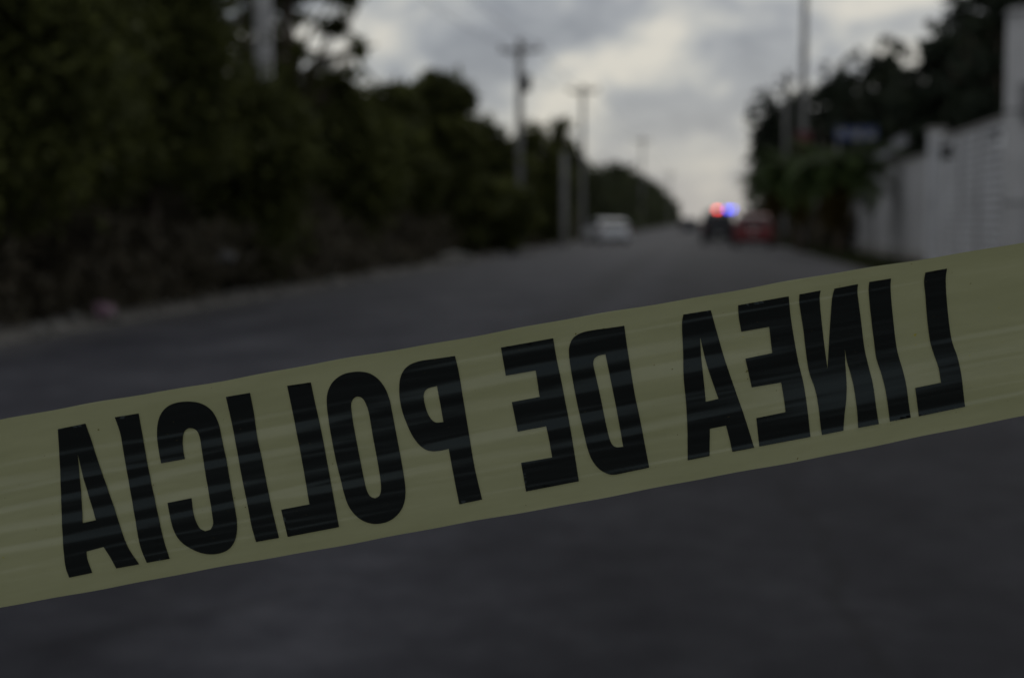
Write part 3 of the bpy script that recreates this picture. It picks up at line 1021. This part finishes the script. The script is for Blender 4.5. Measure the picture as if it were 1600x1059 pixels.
def vehicle(name, label, cat, loc, rz, kind, paint, paint2=None):
    """kind 'pickup' or 'suv'; local +y is the front"""
    root = empty(name, loc, rz, label, cat)
    W = 1.84
    if kind == 'pickup':
        L, ra, fa, belt = 5.25, 1.15, 4.2, 1.10
        prof = [(0.02, .52), (0.0, .60), (0.0, 1.10), (.04, 1.12), (1.85, 1.12), (3.55, 1.10), (3.75, 1.10), (4.75, 1.00), (5.08, .92), (5.2, .74), (5.22, .48), (5.1, .36)]
        cab = [(1.82, 1.10), (1.92, 1.70), (2.10, 1.77), (2.95, 1.78), (3.12, 1.73), (3.78, 1.10)]
    else:
        L, ra, fa, belt = 4.45, .82, 3.50, 1.02
        prof = [(0.06, .42), (0.0, .55), (0.0, .80), (.06, 1.03), (.35, 1.04), (2.9, 1.03), (3.05, 1.03), (3.95, .94), (4.28, .84), (4.42, .66), (4.45, .42), (4.35, .30)]
        cab = [(.12, 1.02), (.42, 1.50), (.62, 1.58), (1.6, 1.63), (2.15, 1.60), (2.42, 1.54), (3.15, 1.02)]
    z0 = .36 if kind == 'pickup' else .30
    prof = prof + arch(fa, .43, z0)[::-1] + arch(ra, .43, z0)[::-1]
    body_t = lambda z: 1.0 - .03 * max(0, z - .9) / .2 - .05 * max(0, .5 - z) / .2
    bm = extrude_profile(prof, W, body_t)
    if kind == 'pickup':
        bm.faces.ensure_lookup_table()
        bed = [f for f in bm.faces if len(f.verts) == 4 and all(abs(v.co.z - 1.12) < .001 for v in f.verts)]
        if bed:
            r_ = bmesh.ops.inset_region(bm, faces=bed, thickness=.06)
            for v in bed[0].verts: v.co.z -= .48
    bm_obj('body', bm, paint, root, bevel=.035, seg=2)
    zt = max(z for _y, z in cab)

    def cab_t(z):
        return 1.0 - .20 * (z - cab[0][1]) / (zt - cab[0][1])
    bm = extrude_profile(cab, W * .965, cab_t)
    bm_obj('cabin', bm, paint, root, bevel=.03, seg=2)

    # glass: panes a few millimetres proud of the cabin
    def side(name, pts_):
        for s in (-1, 1):
            v = [(s * (W * .965 / 2 * cab_t(z) + .006), y, z) for y, z in pts_]
            o = mesh_obj(name, v, [tuple(range(len(v)))], GLASS, root)
            so = o.modifiers.new('t', 'SOLIDIFY')
            so.thickness = .008
            so.offset = 0

    def cross(name, p0, p1, push, inset=.08, lo=.12, hi=.88):
        (ya, za), (yb, zb) = p0, p1
        q = [(ya + (yb - ya) * t, za + (zb - za) * t) for t in (lo, hi)]
        dv = Vector((0, -(zb - za), yb - ya)).normalized() * push
        v = []
        for y, z in q:
            hw = W * .965 / 2 * cab_t(z) - inset
            v.append([(-hw, y + dv.y, z + dv.z), (hw, y + dv.y, z + dv.z)])
        vv = [v[0][0], v[0][1], v[1][1], v[1][0]]
        o = mesh_obj(name, vv, [(0, 1, 2, 3)], GLASS, root)
        so = o.modifiers.new('t', 'SOLIDIFY')
        so.thickness = .008
        so.offset = 0
    cross('rear_window', cab[0], cab[1], .008)
    cross('windscreen', cab[-1], cab[-2], -.008)
    if kind == 'pickup':
        side('side_window', [(1.96, 1.18), (2.02, 1.64), (2.44, 1.67), (2.44, 1.18)])
        side('side_window', [(2.52, 1.18), (2.52, 1.67), (2.98, 1.67), (3.50, 1.18)])
    else:
        side('side_window', [(.45, 1.10), (.68, 1.48), (1.10, 1.51), (1.10, 1.10)])
        side('side_window', [(1.18, 1.10), (1.18, 1.52), (1.88, 1.51), (1.88, 1.10)])
        side('side_window', [(1.96, 1.10), (1.96, 1.50), (2.28, 1.47), (2.82, 1.10)])
    for x in (-1, 1):
        for y in (ra, fa):
            wheel(root, x * (W / 2 - .115), y)
        m_ = box_obj('mirror', (x * (W / 2 + .09), (3.45 if kind == 'pickup' else 2.75), belt + .08), (.2, .12, .17), TRIM, root, .03)
        zt_ = .92 if kind == 'pickup' else .90
        box_obj('tail_light', (x * (W / 2 - .10), .0, zt_), (.15, .06, .34), TAIL, root, .015)
        box_obj('headlight', (x * (W / 2 - .24), L - (.12 if kind == 'pickup' else .10), .80 if kind == 'pickup' else .72), (.38, .16, .18), HEAD, root, .03)
        for q in ((2.35, 3.2) if kind == 'pickup' else (1.25, 2.15)):
            box_obj('door_handle', (x * (W / 2 - .005), q - .25, belt - .14), (.03, .16, .035), TRIM, root, .008)
    box_obj('rear_bumper', (0, -.06, .50), (W * .97, .16, .20), TRIM if kind == 'pickup' else paint, root, .03)
    box_obj('front_bumper', (0, L - .02, .46), (W * .97, .18, .24), TRIM if kind == 'pickup' else paint, root, .04)
    box_obj('grille', (0, L - (.03 if kind == 'pickup' else .02), .72), (.80, .06, .20), TRIM, root, .015)
    box_obj('underbody', (0, L * .5, .36), (W * .72, L * .86, .26), TRIM, root, .02)
    if kind == 'pickup':
        box_obj('tailgate', (0, -.012, .86), (1.36, .04, .44), paint, root, .015)
        box_obj('tailgate_handle', (0, -.04, .98), (.24, .03, .06), TRIM, root, .008)
        box_obj('number_plate', (0, -.148, .52), (.32, .012, .15), PLATE, root)
    else:
        box_obj('tailgate', (0, -.005, .78), (1.20, .03, .34), paint, root, .015)
        box_obj('number_plate', (0, -.026, .80), (.32, .012, .15), PLATE, root)
    return root


RED = mat('red_paint', (0.18, 0.010, 0.016), 0.3, coat=.6)
WHITEP = mat('white_paint', (0.78, 0.80, 0.84), 0.3, coat=.5)
NAVY = mat('navy_paint', (0.016, 0.019, 0.027), 0.35, coat=.4)
GREY = mat('grey_paint', (0.05, 0.055, 0.065), 0.3, coat=.5)

# rear ends towards the camera, parked at the right
vehicle('red_car', 'dark red hatchback parked at the right kerb in front of the police pickup', 'car', (xat(1177, 73), 73, 0), R(-2), 'suv', RED)
pt = vehicle('police_pickup', 'dark police pickup with red and blue lights glowing on its roof', 'truck', (xat(1124, 83), 83, 0), R(1), 'pickup', NAVY)
wc = vehicle('white_car', 'white car parked askew on the left verge beside the short post', 'car', (xat(962, 86), 86, 0), R(17), 'suv', WHITEP)
wc.scale = (1.0, 1.1, .86)
vehicle('grey_car', 'small dark car far away near the end of the road', 'car', (xat(1077, 165), 165, 0), R(0), 'suv', GREY)
# roll bar in the bed and the light bar on the roof
bm = bmesh.new()
add_tube(bm, [(-.78, 1.45, 1.05), (-.74, 1.45, 1.72), (-.66, 1.45, 1.80), (.66, 1.45, 1.80), (.74, 1.45, 1.72), (.78, 1.45, 1.05)], .035, 8)
bm_obj('roll_bar', bm, TRIM, pt)
lb = box_obj('light_bar', (.24, 2.5, 1.83), (1.36, .30, .07), TRIM, pt, .015)
REDL = mat('red_lens_lit', (.3, .02, .02), .3, emit=(1.0, .035, .03), estr=9)
BLUEL = mat('blue_lens_lit', (.02, .03, .3), .3, emit=(.012, .035, 1.0), estr=15)
DULL = mat('clear_lens', (.25, .25, .27), .2)
for xx, m_, nm in ((-.34, REDL, 'red_light'), (-.22, REDL, 'red_light'), (.28, BLUEL, 'blue_light'), (.56, BLUEL, 'blue_light')):
    box_obj(nm, (.24 + xx, 2.42, 1.91), (.13, .16, .10), m_, lb, .02)
for xx in (-.56, -.02, .12):
    box_obj('clear_light', (.24 + xx, 2.42, 1.905), (.12, .2, .08), DULL, lb, .015)

# ------------------------------------------------------------------ the barrier tape
TY = R(5.2)                                     # its right end is a little farther away
T_N = (-FWD * math.cos(TY) - RIGHT * math.sin(TY)).normalized()   # towards the camera
T_A = (RIGHT * math.cos(TY) - FWD * -math.sin(TY)).normalized()
T_A = (T_A - T_N * T_A.dot(T_N)).normalized()
T_B = T_N.cross(T_A).normalized()
T_C = CAM + FWD * TAPE_D


def on_tape(px, py):
    d = ray(px, py)
    k = (T_C - CAM).dot(T_N) / d.dot(T_N)
    q = CAM + d * k - T_C
    return q.dot(T_A), q.dot(T_B)


top_px = [(0, 655), (102, 636.6), (204, 620), (302, 603), (408, 584.5), (529, 562), (604, 548.6), (794, 515), (879, 501), (1104, 461), (1200, 445), (1380, 415.5), (1425, 408), (1600, 378.6)]
bot_px = [(0, 950), (181, 915), (378, 878), (540, 852), (712, 821), (840, 796), (960, 774), (1067, 755), (1380, 693), (1600, 651)]
tp_ = np.array([on_tape(*q) for q in top_px])
bp_ = np.array([on_tape(*q) for q in bot_px])
ft, fb = np.polyfit(tp_[:, 0], tp_[:, 1], 3), np.polyfit(bp_[:, 0], bp_[:, 1], 3)
A0, A1 = -0.235, 0.235


def ext(f, a):
    ac = np.clip(a, A0, A1)
    return np.polyval(f, ac) + np.polyval(np.polyder(f), ac) * (a - ac)


def fold_table():
    """Heights of the film's lengthwise folds. Each fold is a strip where the film leans back a little; the lean is
    integrated across the width to give the surface."""
    av, vv = np.linspace(-0.30, 0.30, 301), np.linspace(0, 1, 801)
    A_, V_ = np.meshgrid(av, vv, indexing='ij')
    T_, B_ = ext(ft, av)[:, None], ext(fb, av)[:, None]
    pos = np.array(T_C - CAM)[None, None] + A_[..., None] * np.array(T_A) + (B_ + (T_ - B_) * V_)[..., None] * np.array(T_B)
    e = np.degrees(np.arcsin(-pos[..., 2] / np.linalg.norm(pos, axis=2)))
    sm = lambda x, a, b: np.clip((x - a) / (b - a), 0, 1) ** 2 * (3 - 2 * np.clip((x - a) / (b - a), 0, 1))
    wr = sm(A_, 0.06, 0.15)                      # right end: one broad fold
    wl_ = 1 - sm(A_, -0.10, -0.01)               # left end: many narrow ones
    wc_ = 1 - wr - wl_

    def band(c, w_, drift=0.0, jig=0.006, ph=0.0, amp=1.0):
        cc = c + drift * A_ + jig * np.sin(23 * A_ + ph) + jig * .6 * np.sin(61 * A_ + 2.3 * ph)
        k = amp * (0.75 + 0.25 * np.sin(37 * A_ + 3 * ph))
        return k * np.exp(-(np.abs(V_ - cc) / w_) ** 3)
    right = band(.40, .115, -.25, .01, 1) + band(.545, .016, -.15, .004, 2, .6) + band(.135, .014, 0, .001, 3, 1.1) + band(.232, .008, -.1, .004, 6, .5) - band(.30, .012, .3, .01, 4, .5)
    cen = band(.745, .034, .15, .006, .5) + band(.615, .040, .2, .008, 1.7) + band(.455, .052, .15, .008, 2.6) - band(.475, .010, .3, .008, 1.2, .8) + band(.335, .026, .2, .008, 3.9, .8) + band(.262, .012, .1, .006, 2.2, .5)
    left_ = sum(band(c, w_, d_, .009, 1.3 * i_ + .4, am) for i_, (c, w_, d_, am) in enumerate(
        [(.79, .014, .2, .7), (.715, .030, .25, 1), (.645, .013, .1, .8), (.585, .024, .3, 1), (.515, .012, .0, .7), (.455, .026, .25, 1), (.385, .011, .35, .8), (.325, .022, .1, .9), (.245, .010, .2, .7), (.195, .012, .1, .45)]))
    edge = 0.8 * band(.876, .007, 0, .001, 1, 1) * sm(A_, -.08, .02) + 0.7 * band(.137, .007, 0, .001, 2, 1)
    bright = np.clip(wr * right + wc_ * cen + wl_ * left_ + edge, -.3, 1.1)
    E_ = -6.0 + 13.5 * bright + 1.2 * np.sin(9 * V_ + 14 * A_)
    tau = (E_ + e) / 2 - math.degrees(math.asin(T_N.z))
    slope = -np.tan(np.radians(tau))
    z = np.cumsum(slope, axis=1) * ((T_ - B_) / 800)
    z -= z.mean(axis=1, keepdims=True)
    return av, z


FOLD_A, FOLD_Z = fold_table()


def wrinkle(a, v):
    """height of the film's folds towards the camera; a along, v 0 bottom .. 1 top"""
    a, v = np.asarray(a, float), np.clip(np.asarray(v, float), 0, 1)
    x = np.clip((a - FOLD_A[0]) / (FOLD_A[1] - FOLD_A[0]), 0, len(FOLD_A) - 1.001)
    y = np.clip(v * 800, 0, 799.99)
    i_, j_ = x.astype(int), y.astype(int)
    fx, fy = x - i_, y - j_
    Z = FOLD_Z
    return (Z[i_, j_] * (1 - fx) + Z[i_ + 1, j_] * fx) * (1 - fy) + (Z[i_, j_ + 1] * (1 - fx) + Z[i_ + 1, j_ + 1] * fx) * fy


def tape_point(a, b, off=0.0):
    tb, bb = ext(ft, a), ext(fb, a)
    v = (b - bb) / (tb - bb)
    z = wrinkle(a, v) + off
    C0, ta, tb_, tn = (np.array(x) for x in (T_C, T_A, T_B, T_N))
    return C0 + np.outer(a, ta) + np.outer(b, tb_) + np.outer(z, tn)


def tape_mat(ink):
    m = bpy.data.materials.new('tape_ink' if ink else 'tape_film')
    m.use_nodes = True
    n, l = m.node_tree.nodes, m.node_tree.links
    b = n['Principled BSDF']
    t = N(n, 'ShaderNodeTexCoord')
    mp = N(n, 'ShaderNodeMapping')
    mp.inputs['Scale'].default_value = (9, 9, 150)
    l.new(t.outputs['UV'], mp.inputs['Vector'])

    def nz(sx, sy, detail, rough=.6, off=0.0):
        q = N(n, 'ShaderNodeMapping')
        q.inputs['Scale'].default_value = (sx, sy, 1)
        q.inputs['Location'].default_value = (off, off, 0)
        l.new(t.outputs['UV'], q.inputs['Vector'])
        z = N(n, 'ShaderNodeTexNoise')
        z.inputs['Scale'].default_value = 1
        z.inputs['Detail'].default_value = detail
        z.inputs['Roughness'].default_value = rough
        l.new(q.outputs[0], z.inputs['Vector'])
        return z.outputs['Fac']
    # UV: u metres along, v metres across
    h1 = nz(7, 120, 2, .5)
    h2 = nz(30, 500, 2, .5, 3.3)
    h = math_node(n, l, 'ADD', math_node(n, l, 'MULTIPLY', h1, 1.0), math_node(n, l, 'MULTIPLY', h2, 0.06))
    bp = N(n, 'ShaderNodeBump')
    bp.inputs['Strength'].default_value = 1.0
    bp.inputs['Distance'].default_value = 0.00022
    l.new(h, bp.inputs['Height'])
    l.new(bp.outputs[0], b.inputs['Normal'])
    spk = nz(420, 420, 2, .5, 9.1)
    if ink:
        sp_ = ramp(n, l, nz(500, 900, 2, .5, 5.0), [(0.735, (0, 0, 0)), (0.76, (1, 1, 1))])
        col = mixc(n, l, sp_, (0.0115, 0.0125, 0.0115), (0.05, 0.042, 0.02))
        l.new(col, b.inputs['Base Color'])
        b.inputs['Roughness'].default_value = 0.16
        b.inputs['Specular IOR Level'].default_value = 0.30
        b.inputs['Specular Tint'].default_value = (0.72, 0.92, 1.0, 1)
        return m
    tone = nz(14, 60, 4, .6, 1.7)
    col = ramp(n, l, tone, [(0.3, (0.315, 0.333, 0.21)), (0.7, (0.395, 0.41, 0.268))])
    dirt = ramp(n, l, spk, [(0.745, (0, 0, 0)), (0.77, (1, 1, 1))])
    col = mixc(n, l, dirt, col, (0.10, 0.085, 0.03))
    yel = ramp(n, l, nz(230, 330, 2, .5, 12.0), [(0.75, (0, 0, 0)), (0.79, (1, 1, 1))])
    col = mixc(n, l, yel, col, (0.40, 0.36, 0.05))
    l.new(col, b.inputs['Base Color'])
    b.inputs['Roughness'].default_value = 0.2
    b.inputs['Specular IOR Level'].default_value = 0.85
    tr = N(n, 'ShaderNodeBsdfTranslucent')
    tcol = mixc(n, l, 0.5, col, (0.40, 0.39, 0.10))
    l.new(tcol, tr.inputs['Color'])
    mx = N(n, 'ShaderNodeMixShader')
    mx.inputs[0].default_value = 0.36
    l.new(b.outputs[0], mx.inputs[1])
    l.new(tr.outputs[0], mx.inputs[2])
    l.new(mx.outputs[0], n['Material Output'].inputs['Surface'])
    return m


FILM, INK = tape_mat(False), tape_mat(True)


def set_uv(me, uv):
    ul = me.uv_layers.new(name='UV')
    li = np.empty(len(me.loops), dtype=np.int32)
    me.loops.foreach_get('vertex_index', li)
    ul.data.foreach_set('uv', uv[li].astype(np.float32).reshape(-1))


tape_root_loc = Vector((T_C.x, T_C.y, T_C.z))
tape_root = empty('barrier_tape', tape_root_loc, 0, 'yellow plastic police barrier tape stretched across the street, black lettering seen in reverse', 'tape')
a_in = np.arange(-0.26, 0.2601, 0.002)
a_all = np.concatenate([np.linspace(-3.2, -0.27, 60), a_in, np.linspace(0.27, 3.6, 60)])
NV = 241
vs = np.linspace(0, 1, NV)
rows, uvs = [], []
jit = np.random.default_rng(4)
for a in a_all:
    e1 = 0.00022 * math.sin(a * 61) + 0.00012 * math.sin(a * 170 + 1)
    tb, bb = float(ext(ft, a)) + e1, float(ext(fb, a)) - e1 * .8
    b = bb + (tb - bb) * vs
    rows.append(tape_point(np.full(NV, a), b))
    uvs.append(np.stack([np.full(NV, a), vs * 0.0762], 1))
V = np.concatenate(rows) - np.array(tape_root_loc)
UV = np.concatenate(uvs)
na = len(a_all)
i, j = np.meshgrid(np.arange(na - 1), np.arange(NV - 1), indexing='ij')
k0 = (i * NV + j).reshape(-1)
F = np.stack([k0, k0 + NV, k0 + NV + 1, k0 + 1], 1)
me = bpy.data.meshes.new('film')
me.vertices.add(len(V))
me.vertices.foreach_set('co', V.astype(np.float32).reshape(-1))
me.loops.add(F.size)
me.loops.foreach_set('vertex_index', F.astype(np.int32).reshape(-1))
me.polygons.add(len(F))
me.polygons.foreach_set('loop_start', np.arange(0, F.size, 4, dtype=np.int32))
me.polygons.foreach_set('loop_total', np.full(len(F), 4, dtype=np.int32))
me.polygons.foreach_set('use_smooth', np.ones(len(F), dtype=bool))
me.update(calc_edges=True)
set_uv(me, UV)
me.materials.append(FILM)
link(bpy.data.objects.new('film', me), tape_root)

# letters: outlines as (zoom window, scale, outer, holes), traced at their places on the film
ZA, ZB, ZC, ZD = (0, 560, 2.6481), (420, 500, 2.9411), (840, 400, 2.6481), (1200, 360, 3.115)
LET = [
    ('letter_a', ZA, [(243, 291), (358, 268), (383, 345), (412, 440), (470, 605), (525, 765), (577, 850), (482, 867), (458, 822), (430, 778), (360, 797), (364, 830), (383, 885), (287, 905), (270, 845), (258, 690), (250, 480)],
     [[(323, 395), (345, 490), (398, 667), (344, 679), (337, 560), (329, 470)]]),
    ('letter_i', ZA, [(479, 242), (578, 226), (594, 330), (614, 450), (650, 620), (678, 745), (703, 827), (608, 844), (580, 770), (560, 660), (535, 520), (514, 400), (500, 310)], []),
    ('letter_c', ZA, [(667, 433), (656, 370), (651, 310), (658, 255), (680, 213), (718, 187), (775, 177), (832, 184), (878, 214), (906, 268), (921, 340), (940, 430), (960, 550), (976, 635), (982, 690), (976, 742), (956, 779), (925, 800), (880, 809), (835, 804), (790, 785), (750, 757), (722, 715), (705, 655), (694, 596), (794, 576), (800, 630), (812, 672), (828, 701), (850, 713), (872, 706), (882, 684), (879, 645), (860, 530), (845, 440), (830, 340), (820, 305), (802, 289), (780, 288), (763, 304), (757, 342), (760, 380), (766, 415)], []),
    ('letter_i', ZA, [(938, 158), (1038, 141), (1052, 220), (1065, 320), (1085, 415), (1105, 520), (1127, 625), (1155, 741), (1060, 758), (1042, 695), (1025, 605), (1005, 510), (985, 400), (965, 290), (950, 215)], []),
    ('letter_l', ZB, [(88, 301), (197, 285), (218, 395), (243, 510), (283, 730), (323, 950), (87, 995), (57, 870), (187, 845), (152, 640), (122, 480)], []),
    ('letter_o', ZB, [(268, 365), (275, 325), (295, 286), (330, 256), (370, 241), (420, 236), (466, 244), (505, 270), (535, 310), (555, 360), (568, 420), (590, 540), (612, 660), (627, 760), (626, 820), (612, 865), (585, 900), (545, 926), (490, 936), (440, 925), (397, 895), (365, 850), (346, 795), (330, 730), (310, 650), (289, 540), (272, 430)],
     [[(380, 395), (385, 370), (399, 354), (416, 351), (435, 362), (450, 390), (462, 430), (480, 540), (500, 650), (514, 740), (515, 785), (506, 808), (488, 818), (468, 810), (452, 785), (440, 740), (424, 660), (405, 560), (389, 470)]]),
    ('letter_p', ZB, [(858, 164), (875, 240), (892, 345), (915, 490), (945, 670), (980, 824), (875, 846), (860, 770), (845, 690), (827, 591), (790, 599), (750, 602), (720, 594), (690, 571), (660, 530), (635, 475), (615, 420), (603, 360), (601, 310), (606, 268), (622, 231), (652, 204), (700, 187), (770, 177)],
     [[(774, 302), (790, 390), (803, 467), (772, 470), (752, 459), (735, 435), (722, 400), (714, 360), (716, 333), (732, 314)]]),
    ('letter_e', ZB, [(1068, 126), (1308, 83), (1325, 185), (1345, 280), (1366, 390), (1390, 520), (1425, 740), (1182, 787), (1159, 655), (1302, 630), (1290, 560), (1275, 487), (1144, 512), (1117, 376), (1245, 352), (1236, 290), (1227, 231), (1090, 255)], []),
    ('letter_d', ZC, [(359, 288), (370, 370), (384, 460), (402, 570), (425, 680), (444, 780), (462, 875), (385, 891), (320, 904), (288, 900), (254, 880), (225, 843), (205, 790), (184, 700), (160, 590), (140, 480), (130, 400), (135, 363), (152, 335), (186, 316), (240, 305), (300, 297)],
     [[(281, 406), (300, 500), (326, 630), (354, 788), (326, 790), (308, 778), (295, 745), (280, 680), (260, 580), (240, 490), (231, 445), (235, 424), (252, 412)]]),
    ('letter_a', ZC, [(603, 242), (716, 224), (740, 310), (775, 430), (818, 555), (860, 675), (897, 793), (806, 810), (795, 760), (780, 701), (713, 714), (712, 827), (621, 845), (620, 730), (615, 620), (604, 500), (602, 400), (597, 300), (598, 265)],
     [[(672, 335), (700, 450), (748, 590), (696, 602), (688, 520), (677, 420)]]),
    ('letter_e', ZC, [(828, 204), (1037, 167), (1048, 265), (1075, 420), (1099, 520), (1115, 620), (1130, 748), (918, 788), (905, 670), (1026, 645), (1019, 590), (1008, 523), (886, 543), (859, 424), (970, 401), (957, 293), (842, 313), (831, 250)], []),
    ('letter_n', ZD, [(150, 312), (253, 293), (249, 335), (258, 430), (273, 550), (290, 672), (295, 560), (302, 430), (309, 330), (320, 284), (434, 262), (433, 310), (450, 430), (469, 570), (490, 660), (511, 745), (526, 850), (541, 942), (440, 961), (434, 880), (420, 775), (402, 695), (385, 640), (374, 580), (377, 650), (383, 740), (382, 815), (373, 900), (368, 974), (263, 995), (255, 940), (246, 860), (230, 775), (202, 695), (188, 620), (170, 480), (155, 390), (149, 345)], []),
    ('letter_i', ZD, [(488, 252), (594, 235), (593, 290), (605, 410), (620, 530), (633, 600), (657, 680), (675, 760), (685, 835), (697, 911), (595, 930), (585, 860), (571, 770), (550, 690), (527, 620), (514, 530), (499, 420), (486, 300)], []),
    ('letter_l', ZD, [(760, 206), (865, 187), (860, 240), (866, 330), (880, 450), (896, 540), (921, 610), (940, 690), (951, 770), (962, 858), (736, 905), (717, 766), (843, 740), (831, 670), (811, 610), (791, 550), (775, 450), (762, 320), (754, 250)], []),
]


def smooth_outline(pts_, step=0.0006):
    """Catmull-Rom through the gentle bends, sharp at the corners"""
    p = [np.array(q) for q in pts_]
    n_ = len(p)
    corner = []
    for i_ in range(n_):
        a, b, c = p[i_ - 1], p[i_], p[(i_ + 1) % n_]
        u, v = b - a, c - b
        ang = abs(math.atan2(u[0] * v[1] - u[1] * v[0], u.dot(v)))
        corner.append(ang > R(42))
    out = []
    for i_ in range(n_):
        p1, p2 = p[i_], p[(i_ + 1) % n_]
        p0 = p1 - (p2 - p1) if corner[i_] else p[i_ - 1]
        p3 = p2 + (p2 - p1) if corner[(i_ + 1) % n_] else p[(i_ + 2) % n_]
        k = max(1, int(np.linalg.norm(p2 - p1) / step))
        for q in range(k):
            t = q / k
            out.append(0.5 * ((2 * p1) + (-p0 + p2) * t + (2 * p0 - 5 * p1 + 4 * p2 - p3) * t ** 2 + (-p0 + 3 * p1 - 3 * p2 + p3) * t ** 3))
    return np.array(out)


def inside(poly, q):
    x, y = q[:, 0], q[:, 1]
    res = np.zeros(len(q), bool)
    x1, y1_ = poly[:, 0], poly[:, 1]
    x2, y2_ = np.roll(x1, -1), np.roll(y1_, -1)
    for a, b, c, d_ in zip(x1, y1_, x2, y2_):
        if b == d_: continue
        cond = ((b > y) != (d_ > y)) & (x < (c - a) * (y - b) / (d_ - b) + a)
        res ^= cond
    return res


def build_letter(name, zone, outer, holes):
    ox, oy, sc = zone
    loops = []
    for lp_ in [outer] + holes:
        q = [on_tape(ox + x / sc, oy + y / sc) for x, y in lp_]
        loops.append(smooth_outline(q))
    allp = np.concatenate(loops)
    mn, mx_ = allp.min(0), allp.max(0)
    gx_, gy_ = np.meshgrid(np.arange(mn[0], mx_[0], 0.0022), np.arange(mn[1], mx_[1], 0.00042))
    gp = np.stack([gx_.ravel(), gy_.ravel()], 1)
    m_ = np.zeros(len(gp), bool)
    for lp_ in loops: m_ ^= inside(lp_, gp)
    gp = gp[m_]
    # keep grid points off the outline
    dmin = np.full(len(gp), 1.0)
    for q in allp:
        dmin = np.minimum(dmin, (gp[:, 0] - q[0]) ** 2 + (gp[:, 1] - q[1]) ** 2)
    gp = gp[dmin > 0.0003 ** 2]
    pts_ = np.concatenate([allp, gp])
    edges, s = [], 0
    for lp_ in loops:
        k = len(lp_)
        edges += [(s + i_, s + (i_ + 1) % k) for i_ in range(k)]
        s += k
    co, _e, fc, *_r = delaunay_2d_cdt([Vector((x * 100, y * 100)) for x, y in pts_], edges, [], 0, 1e-6)
    co = np.array([(c.x / 100, c.y / 100) for c in co])
    fc = [f for f in fc if len(f) == 3]
    cen = np.array([co[list(f)].mean(0) for f in fc])
    m_ = np.zeros(len(cen), bool)
    for lp_ in loops: m_ ^= inside(lp_, cen)
    fc = [tuple(f) for f, k in zip(fc, m_) if k]
    v3 = tape_point(co[:, 0], co[:, 1], 0.0005) - np.array(tape_root_loc)
    o = mesh_obj(name, v3, fc, INK, tape_root, smooth=True)
    bb, tb = ext(fb, co[:, 0]), ext(ft, co[:, 0])
    set_uv(o.data, np.stack([co[:, 0], (co[:, 1] - bb) / (tb - bb) * 0.0762], 1))
    return o


for spec in LET:
    build_letter(*spec)
